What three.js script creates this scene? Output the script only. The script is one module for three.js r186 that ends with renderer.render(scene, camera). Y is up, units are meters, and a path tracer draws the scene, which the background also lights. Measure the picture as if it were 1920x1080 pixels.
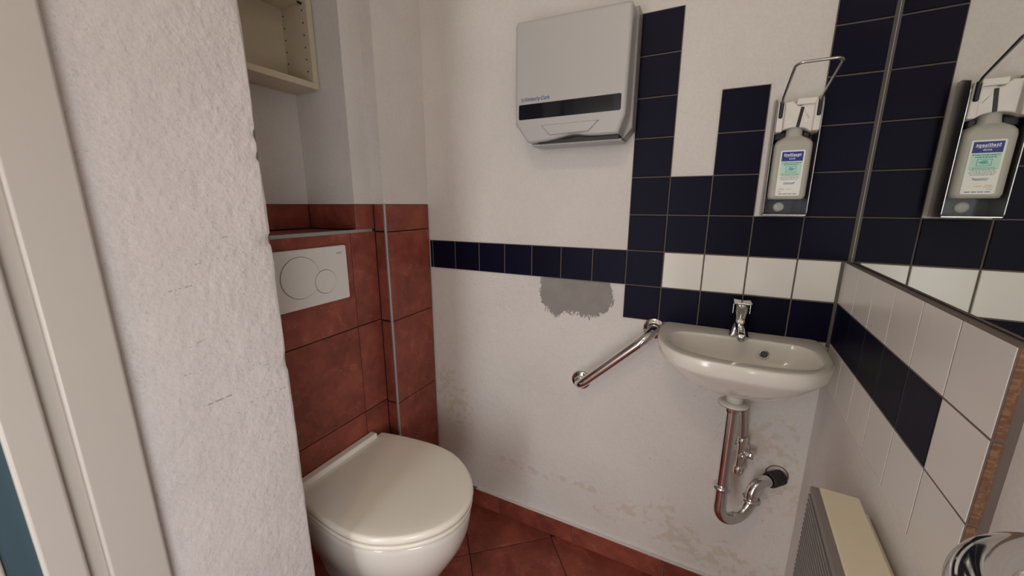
import * as THREE from 'three';
import { mergeGeometries } from 'three/addons/utils/BufferGeometryUtils.js';
import { RoundedBoxGeometry } from 'three/addons/geometries/RoundedBoxGeometry.js';
import { TextGeometry } from 'three/addons/geometries/TextGeometry.js';
import { RectAreaLightUniformsLib } from 'three/addons/lights/RectAreaLightUniformsLib.js';
import { FontLoader } from 'three/addons/loaders/FontLoader.js';

// ───────────────────────── camera, sky, lights, exposure
const scene = new THREE.Scene();
const camera = new THREE.PerspectiveCamera(74.14, 16 / 9, 0.02, 50);
camera.rotation.order = 'YXZ';
camera.position.set(-0.3126, 1.2222, 1.1536);
camera.rotation.set(-0.21644, 0.46311, 0.0007);
const renderer = new THREE.WebGLRenderer({ antialias: true });
renderer.toneMapping = THREE.LinearToneMapping;
renderer.toneMappingExposure = 0.64;
renderer.shadowMap.enabled = true;
scene.background = new THREE.Color().setRGB(0.93, 0.97, 1.02);   // overcast daylight outside the unseen windows
scene.backgroundIntensity = 1.5;
RectAreaLightUniformsLib.init();
// pane-sized lights for the unseen windows behind the viewer, placed to light the walls
for (const [p, q, w, h] of [[[-0.012, 0.75, 1.677], [-1.0, 0.75, 1.637], 0.56, 0.71], [[-0.83, 1.025, 2.415], [-0.83, 1.025, 0], 0.276, 1.91]]) {
  const unseenWindowLight = new THREE.RectAreaLight(new THREE.Color().setRGB(0.96, 0.97, 0.98), 11.5, w, h);
  unseenWindowLight.position.set(...p); unseenWindowLight.lookAt(...q); scene.add(unseenWindowLight);
}

const UNSEEN_LAMP = [-0.60, 2.38, 1.60];
const unseenLampLight = new THREE.PointLight(new THREE.Color().setRGB(1.0, 0.82, 0.60), 1.35);  // unseen ceiling lamp, placed to brighten the upper tiles and warm the walls
unseenLampLight.position.set(...UNSEEN_LAMP);
unseenLampLight.castShadow = true; unseenLampLight.shadow.radius = 4;
scene.add(unseenLampLight);

// ───────────────────────── helpers
let seed = 12345;
const rnd = () => ((seed = (seed * 1664525 + 1013904223) >>> 0) / 4294967296);
const V = (x, y, z) => new THREE.Vector3(x, y, z);
const lin = (r, g, b) => new THREE.Color().setRGB(r, g, b);
function hash(x, y, s) { let h = (x * 374761393 + y * 668265263 + s * 974634777) | 0; h = Math.imul(h ^ (h >>> 13), 1274126177); return ((h ^ (h >>> 16)) >>> 0) / 4294967296; }
function vnoise(x, y, s = 0, wrap = 0) {
  let xi = Math.floor(x), yi = Math.floor(y); const fx = x - xi, fy = y - yi;
  const u = fx * fx * (3 - 2 * fx), v = fy * fy * (3 - 2 * fy);
  let x1 = xi + 1, y1 = yi + 1;
  if (wrap) { xi = ((xi % wrap) + wrap) % wrap; yi = ((yi % wrap) + wrap) % wrap; x1 = ((x1 % wrap) + wrap) % wrap; y1 = ((y1 % wrap) + wrap) % wrap; }
  const a = hash(xi, yi, s), b = hash(x1, yi, s), c = hash(xi, y1, s), d = hash(x1, y1, s);
  return a + (b - a) * u + (c - a) * v + (a - b - c + d) * u * v;
}
function fbm(x, y, s, oct = 4, wrap = 0) { let t = 0, a = 0.5, n = 0; for (let i = 0; i < oct; i++) { t += a * vnoise(x, y, s + i * 7, wrap); n += a; x *= 2; y *= 2; wrap *= 2; a *= 0.5; } return t / n; }
function dataTex(w, h, fn, srgb, repeat = true) {
  const d = new Uint8Array(w * h * 4);
  for (let j = 0; j < h; j++) for (let i = 0; i < w; i++) {
    const c = fn(i / w, j / h), k = (j * w + i) * 4;
    d[k] = c[0]; d[k + 1] = c[1]; d[k + 2] = c[2]; d[k + 3] = 255;
  }
  const t = new THREE.DataTexture(d, w, h); t.magFilter = THREE.LinearFilter; t.minFilter = THREE.LinearFilter;
  if (repeat) t.wrapS = t.wrapT = THREE.RepeatWrapping;
  if (srgb) t.colorSpace = THREE.SRGBColorSpace;
  t.needsUpdate = true; return t;
}
const taken = {};
function numbered(n) { if (taken[n] === undefined) { taken[n] = 0; return n; } taken[n]++; return n + '_' + String(taken[n]).padStart(3, '0'); }
function sh(o) { o.castShadow = true; o.receiveShadow = true; return o; }
function part(name, geo, mat, parent, label) {
  const m = sh(new THREE.Mesh(Array.isArray(geo) ? mergeGeometries(geo.map(norm)) : geo, mat)); m.name = name;
  if (label) m.userData.label = label;
  parent.add(m); return m;
}
function norm(g) { g = g.index ? g.toNonIndexed() : g; for (const k of Object.keys(g.attributes)) if (!['position', 'normal', 'uv'].includes(k)) g.deleteAttribute(k); return g; }
function thing(name, label, category, pos = [0, 0, 0], turn = 0, group) {
  const o = new THREE.Group(); o.name = numbered(name); o.position.set(...pos); o.rotation.y = turn;
  o.userData = { label, category }; if (group) o.userData.group = group; scene.add(o); return o;
}
function structure(name, label, category) { const o = new THREE.Group(); o.name = name; o.userData = { kind: 'structure', label, category }; scene.add(o); return o; }
// box from bounds, uv in metres by face direction
function uvMetres(g) {
  g = g.index ? g.toNonIndexed() : g; const p = g.attributes.position, n = g.attributes.normal, uv = new Float32Array(p.count * 2);
  for (let i = 0; i < p.count; i++) {
    const ax = Math.abs(n.getX(i)), ay = Math.abs(n.getY(i)), az = Math.abs(n.getZ(i));
    if (ax >= ay && ax >= az) { uv[2 * i] = p.getZ(i); uv[2 * i + 1] = p.getY(i); }
    else if (ay >= az) { uv[2 * i] = p.getX(i); uv[2 * i + 1] = p.getZ(i); }
    else { uv[2 * i] = p.getX(i); uv[2 * i + 1] = p.getY(i); }
  }
  g.setAttribute('uv', new THREE.BufferAttribute(uv, 2)); return g;
}
const box = (x0, x1, y0, y1, z0, z1) => uvMetres(new THREE.BoxGeometry(x1 - x0, y1 - y0, z1 - z0).translate((x0 + x1) / 2, (y0 + y1) / 2, (z0 + z1) / 2));
const rbox = (x0, x1, y0, y1, z0, z1, r, s = 3) => new RoundedBoxGeometry(x1 - x0, y1 - y0, z1 - z0, s, r).translate((x0 + x1) / 2, (y0 + y1) / 2, (z0 + z1) / 2);
// bevelled tile: centred in x and y, glazed face at z = 0, back at z = -t; 20 triangles
function tileGeo(w, h, t, b = 0.0012, ou = 0, ov = 0) {
  const W = w / 2, H = h / 2, w1 = W - b, h1 = H - b, P = [], UV = [];
  const A = [[-w1, -h1, 0], [w1, -h1, 0], [w1, h1, 0], [-w1, h1, 0]], B = [[-W, -H, -b], [W, -H, -b], [W, H, -b], [-W, H, -b]], D = B.map((p) => [p[0], p[1], -t]);
  const quad = (a, b2, c, d) => { for (const q of [a, b2, c, a, c, d]) { P.push(...q); UV.push(q[0] + ou, q[1] + ov + q[2]); } };
  quad(...A);
  for (let i = 0; i < 4; i++) { const j = (i + 1) % 4; quad(B[i], B[j], A[j], A[i]); quad(D[i], D[j], B[j], B[i]); }
  quad(D[3], D[2], D[1], D[0]);
  const g = new THREE.BufferGeometry(); g.setAttribute('position', new THREE.Float32BufferAttribute(P, 3)); g.setAttribute('uv', new THREE.Float32BufferAttribute(UV, 2)); g.computeVertexNormals(); return g;
}
// rings of equal point count joined to one smooth skin
function loft(rings, capA = true, capB = true) {
  const n = rings[0].length, P = [], I = [], UV = [];
  rings.forEach((r, k) => r.forEach((p, i) => { P.push(p[0], p[1], p[2]); UV.push(i / n, k / rings.length); }));
  for (let k = 0; k + 1 < rings.length; k++) for (let i = 0; i < n; i++) { const j = (i + 1) % n, a = k * n + i, b = k * n + j, c = a + n, d = b + n; I.push(a, c, b, b, c, d); }
  const cap = (k, flip) => { const c = [0, 0, 0]; rings[k].forEach((p) => p.forEach((v, q) => (c[q] += v / n))); const ci = P.length / 3; P.push(...c); UV.push(0.5, 0.5); for (let i = 0; i < n; i++) { const j = (i + 1) % n; flip ? I.push(ci, k * n + i, k * n + j) : I.push(ci, k * n + j, k * n + i); } };
  if (capA) cap(0, true); if (capB) cap(rings.length - 1, false);
  const g = new THREE.BufferGeometry(); g.setAttribute('position', new THREE.Float32BufferAttribute(P, 3)); g.setAttribute('uv', new THREE.Float32BufferAttribute(UV, 2)); g.setIndex(I); g.computeVertexNormals(); return g;
}
function bentPath(pts, r) {
  const c = new THREE.CurvePath(); let prev = V(...pts[0]);
  for (let i = 1; i < pts.length; i++) {
    const p = V(...pts[i]);
    if (i === pts.length - 1) { c.add(new THREE.LineCurve3(prev, p)); break; }
    const nx = V(...pts[i + 1]), a = p.clone().sub(V(...pts[i - 1])), b = nx.clone().sub(p);
    const la = i === 1 ? 0.97 : 0.49, lb = i === pts.length - 2 ? 0.97 : 0.49, ra = Math.min(r, a.length() * la), rb = Math.min(r, b.length() * lb);
    const s = p.clone().addScaledVector(a.normalize(), -ra), e = p.clone().addScaledVector(b.normalize(), rb);
    c.add(new THREE.LineCurve3(prev, s));
    const k = 0.552; c.add(new THREE.CubicBezierCurve3(s, s.clone().lerp(p, k), e.clone().lerp(p, k), e)); prev = e;
  }
  return c;
}
const tube = (pts, r, bend = 0.02, seg = 80, rad = 20) => new THREE.TubeGeometry(bentPath(pts, bend), seg, r, rad, false);
function lathe(prof, axis, at, seg = 40) {   // profile [radius, height] turned about +y, laid along axis, moved to at
  const g = new THREE.LatheGeometry(prof.map((p) => new THREE.Vector2(p[0], p[1])), seg);
  g.applyQuaternion(new THREE.Quaternion().setFromUnitVectors(V(0, 1, 0), V(...axis).normalize())); return g.translate(...at);
}
function roundRect(x0, x1, y0, y1, r) {
  const s = new THREE.Shape(); s.moveTo(x0 + r, y0); s.lineTo(x1 - r, y0); s.absarc(x1 - r, y0 + r, r, -Math.PI / 2, 0); s.lineTo(x1, y1 - r); s.absarc(x1 - r, y1 - r, r, 0, Math.PI / 2);
  s.lineTo(x0 + r, y1); s.absarc(x0 + r, y1 - r, r, Math.PI / 2, Math.PI); s.lineTo(x0, y0 + r); s.absarc(x0 + r, y0 + r, r, Math.PI, 1.5 * Math.PI); return s;
}
const extr = (shape, depth, bevel = 0, seg = 3, curve = 24) => new THREE.ExtrudeGeometry(shape, { depth: depth - 2 * bevel, bevelEnabled: bevel > 0, bevelSize: bevel, bevelThickness: bevel, bevelOffset: -bevel, bevelSegments: seg, curveSegments: curve }).translate(0, 0, bevel);
const poly = (pts) => new THREE.Shape(pts.map((p) => new THREE.Vector2(p[0], p[1])));

const fontB = await new FontLoader().loadAsync('fonts/droid/droid_sans_bold.typeface.json');

// ───────────────────────── textures and materials
// paint on rough plaster: tone patches and grain
const paintTex = dataTex(1024, 1024, (u, v) => {
  const g = fbm(u * 6, v * 6, 3, 4, 6) - 0.5, f = vnoise(u * 256, v * 256, 9, 256) - 0.5;
  let c = 236 + g * 16 + f * 7;
  return [c, c - 4, c - 7];
}, true);
const paintBump = dataTex(1024, 1024, (u, v) => {
  let h = fbm(u * 14, v * 5, 21, 3, 14) * 0.0 + fbm(u * 24, v * 24, 31, 4, 24) * 150 + vnoise(u * 160, v * 90, 41, 0) * 60;
  return [h, h, h];
}, false);
const roughBump = dataTex(1024, 2048, (u, v) => {
  let h = fbm(u * 7, v * 14, 5, 3) * 70 + fbm(u * 60, v * 96, 15, 4) * 130;
  const r = vnoise(u * 26, v * 44, 77); if (r > 0.92) h += (r - 0.92) * 500;
  h = Math.min(255, h); return [h, h, h];
}, false);
const M = {};
M.paint = new THREE.MeshStandardMaterial({ color: lin(0.84, 0.83, 0.82), map: paintTex, bumpMap: paintBump, bumpScale: 0.0012, roughness: 0.85 });
M.ceiling = new THREE.MeshStandardMaterial({ color: lin(0.8, 0.79, 0.77), map: paintTex, roughness: 0.95 });
// rough stub wall: scuffs and hairline scratches are marks of their own
const scuffs = [[0.871, 0.906, 0.837, 0.907, 0.0014, 0.25], [0.811, 0.880, 0.743, 0.8803, 0.0009, 0.45], [0.79, 0.884, 0.75, 0.886, 0.0008, 0.6], [0.824, 0.943, 0.751, 0.944, 0.0008, 0.6], [0.80, 0.938, 0.76, 0.937, 0.0008, 0.6], [0.8935, 1.097, 0.853, 1.103, 0.0012, 0.66], [0.8945, 0.966, 0.862, 0.966, 0.0011, 0.68], [0.863, 1.131, 0.761, 1.147, 0.0006, 0.6], [0.882, 1.007, 0.860, 1.014, 0.0008, 0.6], [0.812, 1.1697, 0.806, 1.1703, 0.001, 0.1], [0.80, 0.80, 0.775, 0.802, 0.0008, 0.6], [0.79, 0.76, 0.76, 0.762, 0.0008, 0.6]];
const stubTex = dataTex(1024, 2048, (u, v) => {                         // 0.5 m x 1.0 m, v from y = 0.5
  const z = 0.6 + u * 0.5, y = 0.5 + v;
  let c = 233 + (fbm(u * 5, v * 10, 4, 4, 0) - 0.5) * 16 + (vnoise(u * 260, v * 520, 8) - 0.5) * 9;
  const grime = fbm(u * 14, v * 20, 52, 4); const speck = vnoise(u * 330, v * 500, 58);
  if (grime > 0.62 && speck > 0.86) c -= 16;
  for (const s of scuffs) {
    const dx = s[2] - s[0], dy = s[3] - s[1], L2 = dx * dx + dy * dy; let t = ((z - s[0]) * dx + (y - s[1]) * dy) / L2; t = Math.max(0, Math.min(1, t));
    const d = Math.hypot(z - s[0] - t * dx, y - s[1] - t * dy); if (d < s[4] && vnoise(u * 200, v * 400, 99) > s[5]) c -= 40;
  }
  return [c, c - 6, c - 9];
}, true);
M.stub = new THREE.MeshStandardMaterial({ color: lin(0.84, 0.83, 0.84), map: stubTex, bumpMap: roughBump, bumpScale: 0.0030, roughness: 0.8 });
// back wall plaster: bare filler patch, damp stains, and toilet shade with red bounce painted in
const patch = [[-0.777, 0.996], [-0.787, 0.954], [-0.781, 0.906], [-0.768, 0.88], [-0.725, 0.855], [-0.69, 0.876], [-0.652, 0.874], [-0.618, 0.867], [-0.586, 0.875], [-0.576, 0.884], [-0.554, 0.891], [-0.548, 0.92], [-0.542, 0.933], [-0.544, 0.955], [-0.552, 0.977], [-0.554, 0.996]];
function inPoly(x, y, q) { let c = false; for (let i = 0, j = q.length - 1; i < q.length; j = i++) { const a = q[i], b = q[j]; if ((a[1] > y) !== (b[1] > y) && x < ((b[0] - a[0]) * (y - a[1])) / (b[1] - a[1]) + a[0]) c = !c; } return c; }
const dampAndBounce = [[-0.90, 0.248, 0.05, 0.012], [-0.80, 0.238, 0.07, 0.014], [-0.70, 0.248, 0.07, 0.010], [-0.61, 0.244, 0.05, 0.012], [-0.34, 0.262, 0.035, 0.03], [-0.43, 0.215, 0.06, 0.03], [-0.51, 0.165, 0.05, 0.02], [-0.12, 0.57, 0.07, 0.07], [-0.09, 0.53, 0.06, 0.05], [-0.05, 0.42, 0.05, 0.05], [-1.17, 0.47, 0.06, 0.09], [-1.14, 0.40, 0.06, 0.06], [-0.28, 0.17, 0.08, 0.04], [-0.15, 0.15, 0.1, 0.05]];  // those by the alcove corner paint toilet shade and red tile bounce
const backTex = dataTex(1080, 2000, (u, v) => {
  const x = -1.3 + u * 1.35, y = v * 2.5;
  let r = 236, g = 232, b = 228;
  const t = (fbm(x * 5 + 20, y * 5, 2, 4) - 0.5) * 14 + (vnoise(u * 400, v * 740, 6) - 0.5) * 7; r += t; g += t; b += t;
  if (y < 1.0) {
    let k = 0;
    for (const s of dampAndBounce) { const e = ((x - s[0]) / s[2]) ** 2 + ((y - s[1]) / s[3]) ** 2; if (e < 2.2) k = Math.max(k, 1 - e / 2.2); }
    if (k > 0) { const n = fbm(x * 60 + 90, y * 60, 12, 3); const m = Math.max(0, Math.min(1, (n - 0.66 + k * 0.26) * 5)); r -= m * 9; g -= m * 15; b -= m * 24; }
    const sp = vnoise(x * 420 + 800, y * 420, 17), zone = fbm(x * 9 + 50, y * 9, 19, 3); if (sp > 0.93 && zone > 0.52) { r -= 34; g -= 36; b -= 38; }
    if (y > 0.82) {
      const wx = x + (fbm(x * 70 + 30, y * 70, 23, 3) - 0.5) * 0.016 + (vnoise(x * 500 + 900, y * 160, 27) - 0.5) * 0.006, wy = y + (fbm(x * 70, y * 70 + 60, 25, 3) - 0.5) * 0.018 + (vnoise(x * 420 + 900, y * 200, 29) - 0.5) * 0.020;
      if (inPoly(wx, wy, patch)) { const n = (fbm(x * 30 + 10, y * 30, 33, 4) - 0.5) * 16; r = 158 + n; g = 153 + n; b = 150 + n; }
    }
  }
  return [r, g, b];
}, true, false);
M.back = new THREE.MeshStandardMaterial({ map: backTex, color: lin(0.84, 0.83, 0.82), roughness: 0.85, bumpMap: dataTex(1024, 1024, (u, v) => { const h = fbm(u * 60, v * 110, 61, 4) * 220; return [h, h, h]; }, false, false), bumpScale: 0.0014 });
// ceramic tiles
function redTexture(s, dark) {
  return dataTex(512, 512, (u, v) => {
    const a = fbm(u * 5, v * 5, s, 5, 5), m = fbm(u * 18, v * 18, s + 60, 3, 18);
    const w1 = Math.abs(fbm(u * 6 + 0.3 * a, v * 6, s + 11, 5, 6) - 0.5), w2 = Math.abs(fbm(u * 12, v * 12 + 0.4 * a, s + 23, 4, 12) - 0.5);
    const vein = Math.max(0, 1 - w1 / 0.012) * 0.34 * (m > 0.42 ? 1 : 0.2) + Math.max(0, 1 - w2 / 0.010) * 0.3 * (m > 0.48 ? 1 : 0.1);
    const t = (a - 0.5) * 60 + (m - 0.5) * 30 - dark;
    return [Math.max(0, 140 + t + vein * 60), Math.max(0, 72 + t * 0.62 + vein * 62), Math.max(0, 58 + t * 0.5 + vein * 52)];
  }, true);
}
const redMaps = [redTexture(100, 0), redTexture(200, 6)];
for (const t of redMaps) t.repeat.set(2.2, 2.2);
M.red = redMaps.map((map) => new THREE.MeshPhysicalMaterial({ map, roughness: 0.42, specularIntensity: 0.7 }));
M.redFloor = redMaps.map((map) => new THREE.MeshPhysicalMaterial({ map, color: lin(0.95, 0.92, 0.9), roughness: 0.45, specularIntensity: 0.7 }));
const tileGrain = dataTex(256, 256, (u, v) => { const h = 120 + (fbm(u * 12, v * 12, 71, 4, 12) - 0.5) * 120; return [h, h, h]; }, false);
M.navy = [[0.0030, 0.0028, 0.0145], [0.0038, 0.0036, 0.0165], [0.0026, 0.0026, 0.012]].map((c) => new THREE.MeshPhysicalMaterial({ color: lin(...c), roughness: 0.45, specularIntensity: 0.2, bumpMap: tileGrain, bumpScale: 0.0003 }));
M.whiteTile = [[0.76, 0.73, 0.66], [0.74, 0.71, 0.645]].map((c) => new THREE.MeshPhysicalMaterial({ color: lin(...c), roughness: 0.22, bumpMap: tileGrain, bumpScale: 0.0003 }));
M.sideTile = [[0.74, 0.70, 0.66], [0.72, 0.685, 0.645]].map((c) => new THREE.MeshPhysicalMaterial({ color: lin(...c), roughness: 0.3, bumpMap: tileGrain, bumpScale: 0.0003 }));
M.grout = new THREE.MeshStandardMaterial({ color: lin(0.115, 0.095, 0.08), roughness: 0.95 });
M.groutDark = new THREE.MeshStandardMaterial({ color: lin(0.035, 0.024, 0.022), roughness: 0.95 });
const edgeTex = dataTex(64, 512, (u, v) => { const n = fbm(u * 8, v * 60, 81, 4), k = n > 0.58 ? 8 : 0; return [124 + (n - 0.5) * 44 + k, 92 + (n - 0.5) * 38 + k, 68 + (n - 0.5) * 34 + k]; }, true);
edgeTex.repeat.set(30, 6);
M.biscuit = new THREE.MeshStandardMaterial({ map: edgeTex, roughness: 0.95 });
M.mortar = new THREE.MeshStandardMaterial({ color: lin(0.16, 0.13, 0.12), roughness: 0.95 });
M.sealant = new THREE.MeshStandardMaterial({ color: lin(0.10, 0.088, 0.075), roughness: 0.6 });
M.mirror = new THREE.MeshStandardMaterial({ color: lin(0.83, 0.85, 0.82), metalness: 1, roughness: 0.012 });
M.chrome = new THREE.MeshStandardMaterial({ color: lin(0.72, 0.72, 0.72), metalness: 1, roughness: 0.09 });
M.steel = new THREE.MeshStandardMaterial({ color: lin(0.5, 0.49, 0.48), metalness: 1, roughness: 0.28 });
M.backPlate = new THREE.MeshPhysicalMaterial({ color: lin(0.05, 0.052, 0.066), roughness: 0.35 });
M.trim = new THREE.MeshStandardMaterial({ color: lin(0.42, 0.43, 0.45), metalness: 0.7, roughness: 0.45 });
M.ceramic = new THREE.MeshPhysicalMaterial({ color: lin(0.78, 0.755, 0.69), roughness: 0.12, clearcoat: 0.5, clearcoatRoughness: 0.06 });
M.lid = new THREE.MeshPhysicalMaterial({ color: lin(0.90, 0.86, 0.76), roughness: 0.2 });
M.plastic = new THREE.MeshPhysicalMaterial({ color: lin(0.74, 0.72, 0.69), roughness: 0.32 });
M.plasticGrey = new THREE.MeshPhysicalMaterial({ color: lin(0.36, 0.34, 0.33), roughness: 0.35 });
M.cover = new THREE.MeshPhysicalMaterial({ color: lin(0.47, 0.46, 0.45), roughness: 0.35 });
M.overflow = new THREE.MeshStandardMaterial({ color: lin(0.07, 0.068, 0.065), roughness: 0.6 });
M.pump = new THREE.MeshPhysicalMaterial({ color: lin(0.80, 0.77, 0.72), roughness: 0.4 });
M.black = new THREE.MeshStandardMaterial({ color: lin(0.012, 0.012, 0.014), roughness: 0.5 });
M.rubber = new THREE.MeshStandardMaterial({ color: lin(0.02, 0.019, 0.024), roughness: 0.75 });
M.bottle = new THREE.MeshPhysicalMaterial({ color: lin(0.60, 0.58, 0.52), roughness: 0.45, transmission: 0.25, thickness: 0 });
M.blueInk = new THREE.MeshStandardMaterial({ color: lin(0.008, 0.07, 0.2), roughness: 0.6 });
M.greyInk = new THREE.MeshStandardMaterial({ color: lin(0.14, 0.16, 0.18), roughness: 0.6 });
const grainTex = dataTex(512, 512, (u, v) => { const n = (fbm(u * 6, v * 40, 91, 4, 0) - 0.5) * 10; return [228 + n, 219 + n, 202 + n]; }, true);
M.board = new THREE.MeshStandardMaterial({ map: grainTex, color: lin(0.78, 0.74, 0.66), roughness: 0.5 });
M.gloss = new THREE.MeshPhysicalMaterial({ color: lin(0.50, 0.46, 0.415), roughness: 0.35 });
M.door = new THREE.MeshStandardMaterial({ color: lin(0.035, 0.075, 0.10), roughness: 0.5 });
M.darkWood = new THREE.MeshStandardMaterial({ map: dataTex(256, 512, (u, v) => { const n = (fbm(u * 30, v * 4, 111, 4) - 0.5) * 26; return [58 + n, 40 + n * 0.8, 30 + n * 0.6]; }, true), roughness: 0.5 });
M.heater = new THREE.MeshStandardMaterial({ color: lin(0.78, 0.70, 0.53), roughness: 0.45 });
M.heaterGrey = new THREE.MeshStandardMaterial({ color: lin(0.22, 0.20, 0.19), roughness: 0.5 });
M.glass = new THREE.MeshPhysicalMaterial({ color: lin(1, 1, 1), transmission: 1, thickness: 0, roughness: 0.02 });

// ───────────────────────── room: floor and ceiling
const H = 2.5;
{
  const fl = structure('floor', 'dark red terracotta floor tiles laid diagonally', 'floor');
  part('floor_bed', box(-1.7, 0.25, -0.12, -0.004, -0.15, 2.5), M.groutDark, fl);
  const a = 0.70, ux = [Math.cos(a), -Math.sin(a)], uz = [Math.sin(a), Math.cos(a)], p = 0.307, o = [-0.7175, 0.0136];
  const geos = [tileGeo(0.304, 0.304, 0.008, 0.001, 0.05, 0.05), tileGeo(0.304, 0.304, 0.008, 0.001, 0.27, 0.4), tileGeo(0.304, 0.304, 0.008, 0.001, 0.6, 0.13)];
  for (let i = -8; i < 8; i++) for (let j = -8; j < 9; j++) {
    const cx = o[0] + ux[0] * p * (i + 0.5) + uz[0] * p * (j + 0.5), cz = o[1] + ux[1] * p * (i + 0.5) + uz[1] * p * (j + 0.5);
    if (cx < -1.45 || cx > 0.12 || cz < -0.18 || cz > 2.3) continue;
    const m = part('tile', geos[(i * 7 + j * 5 + 70) % 3], M.redFloor[(i + 3 * j + 60) % 2], fl);
    m.position.set(cx, 0, cz); m.rotation.set(-Math.PI / 2, 0, a + ((i * 3 + j + 40) % 4) * 0 );
  }
  const c = structure('ceiling', 'white painted ceiling', 'ceiling');
  part('ceiling_slab', box(-1.7, 0.3, H, H + 0.12, -0.15, 2.5), M.ceiling, c);
}

// ───────────────────────── back wall with its small tiles (glazed faces at z = 0)
const CX = [0.0005, -0.0985, -0.2035, -0.3055, -0.408, -0.51, -0.612, -0.714, -0.816, -0.918, -1.02, -1.122, -1.224, -1.236];
const RY = (r) => 1.09 + r * 0.1027;
{
  const w = structure('wall_back', 'white plaster back wall with navy and cream tiles', 'wall');
  const pl = box(-1.7, 0.13, 0, H, -0.12, -0.006);
  { const p = pl.attributes.position, uv = pl.attributes.uv; for (let i = 0; i < p.count; i++) uv.setXY(i, (p.getX(i) + 1.3) / 1.35, p.getY(i) / 2.5); }
  part('plaster', pl, M.back, w);
  const gz0 = -0.0065, gz1 = -0.0018, gr = [];
  const back = (x0, x1, y0, y1) => gr.push(box(x0, x1, y0, y1, gz0, gz1));
  back(-0.51, -0.004, RY(-2), RY(0)); back(-0.51, -0.004, RY(0), RY(1));
  back(-0.51, CX[2], RY(1), RY(2)); back(CX[1], 0.001, RY(1), RY(13)); back(-0.51, CX[4], RY(2), RY(6)); back(CX[3], CX[2], RY(2), RY(4));
  back(-1.236, -0.51, RY(-1), RY(0));
  part('grout_bed', gr, M.grout, w);
  const cache = {};
  let n = 0;
  const tile = (c, r, white) => {
    const x1 = CX[c], x0 = CX[c + 1], key = (x1 - x0).toFixed(4);
    cache[key] ??= tileGeo(x1 - x0 - 0.0034, 0.1027 - 0.0034, 0.0055, 0.0012);
    const m = part(white ? 'cream_tile' : 'navy_tile', cache[key], white ? M.whiteTile[n++ % 2] : M.navy[(n++ * 2 + r) % 3 < 0 ? 0 : Math.abs((n * 2 + r) % 3)], w);
    m.position.set((x0 + x1) / 2, RY(r) + 0.05135, 0);
  };
  for (let c = 0; c < 5; c++) { tile(c, -2); tile(c, -1, c < 4); tile(c, 0); if (c !== 1) tile(c, 1); }
  for (let r = 2; r < 13; r++) tile(0, r);
  for (let r = 2; r < 6; r++) tile(4, r);
  for (let r = 2; r < 4; r++) tile(2, r);
  for (let c = 5; c < 13; c++) tile(c, -1);
  part('corner_sealant', [box(-0.0022, 0.0038, 1.09, H, -0.006, -0.0006), box(-0.0135, -0.0070, 0.875, 1.0895, -0.003, 0.0042)], M.sealant, w);
}
{ // red skirting under the plaster
  const s = structure('baseboard_back', 'red terracotta skirting tiles along the back wall', 'skirting');
  const xs = [-1.25, -0.946, -0.639, -0.328, -0.019];
  for (let i = 0; i < 4; i++) { const m = part('skirting_tile', tileGeo(xs[i + 1] - xs[i] - 0.003, 0.074, 0.012, 0.0015, i * 0.31, 0.2), M.red[i % 2], s); m.position.set((xs[i] + xs[i + 1]) / 2, 0.037, 0.006); }
  part('grout_bed', box(-1.25, -0.019, 0, 0.076, -0.006, 0.003), M.mortar, s);
  part('painted_top_edge', box(-1.05, -0.019, 0.0745, 0.0785, -0.006, 0.0045), M.paint, s);
}

// ───────────────────────── right wall, about two degrees off square
const TH = 0.04;
const rightX = (s, off) => off - Math.sin(TH) * s;
{
  const w = structure('wall_right', 'white right wall with a tiled lower panel', 'wall'); w.rotation.y = -TH;
  const x0 = 0.010, x1 = 0.16, wz0 = 1.35, wz1 = 2.0, wy0 = 0.35, wy1 = 1.15;
  part('plaster', [box(x0, x1, 0, H, -0.02, wz0), box(x0, x1, 0, wy0, wz0, wz1), box(x0, x1, wy1, H, wz0, wz1), box(x0, x1, 0, H, wz1, 2.5)], M.paint, w);
  const S = [0.0045, 0.1255, 0.2275, 0.3270, 0.4285, 0.5300, 0.6310], Y = [1.0895, 0.989, 0.8885, 0.788];
  part('grout_bed', box(-0.0071, 0.012, 0.785, 1.0888, -0.004, 0.6302), M.mortar, w);
  for (let r = 0; r < 3; r++) for (let c = 0; c < 6; c++) {
    const navy = r === 1 && c < 5, g = 0.0030;
    const m = part(navy ? 'navy_tile' : 'white_tile', tileGeo(S[c + 1] - S[c] - g, Y[r] - Y[r + 1] - g + (r === 2 ? 0.004 : 0), 0.0022, 0.0003), navy ? M.navy[c % 3] : M.sideTile[(r + c) % 2], w);
    m.position.set(-0.0078, (Y[r] + Y[r + 1]) / 2 - (r === 2 ? 0.002 : 0), (S[c] + S[c + 1]) / 2); m.rotation.y = -Math.PI / 2;
  }
  for (let r = 0; r < 3; r++) part('tile_edge', box(-0.0058, 0.0015, Y[r + 1] + 0.002, Y[r] - 0.001, 0.60, 0.6312 + (r === 1 ? 0.0005 : 0)), M.biscuit, w, 'bare brown clay edge of the end tile');
  part('lower_plaster', box(-0.0080, 0.012, 0, 0.7882, -0.004, 0.6302), M.paint, w);
}
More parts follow.
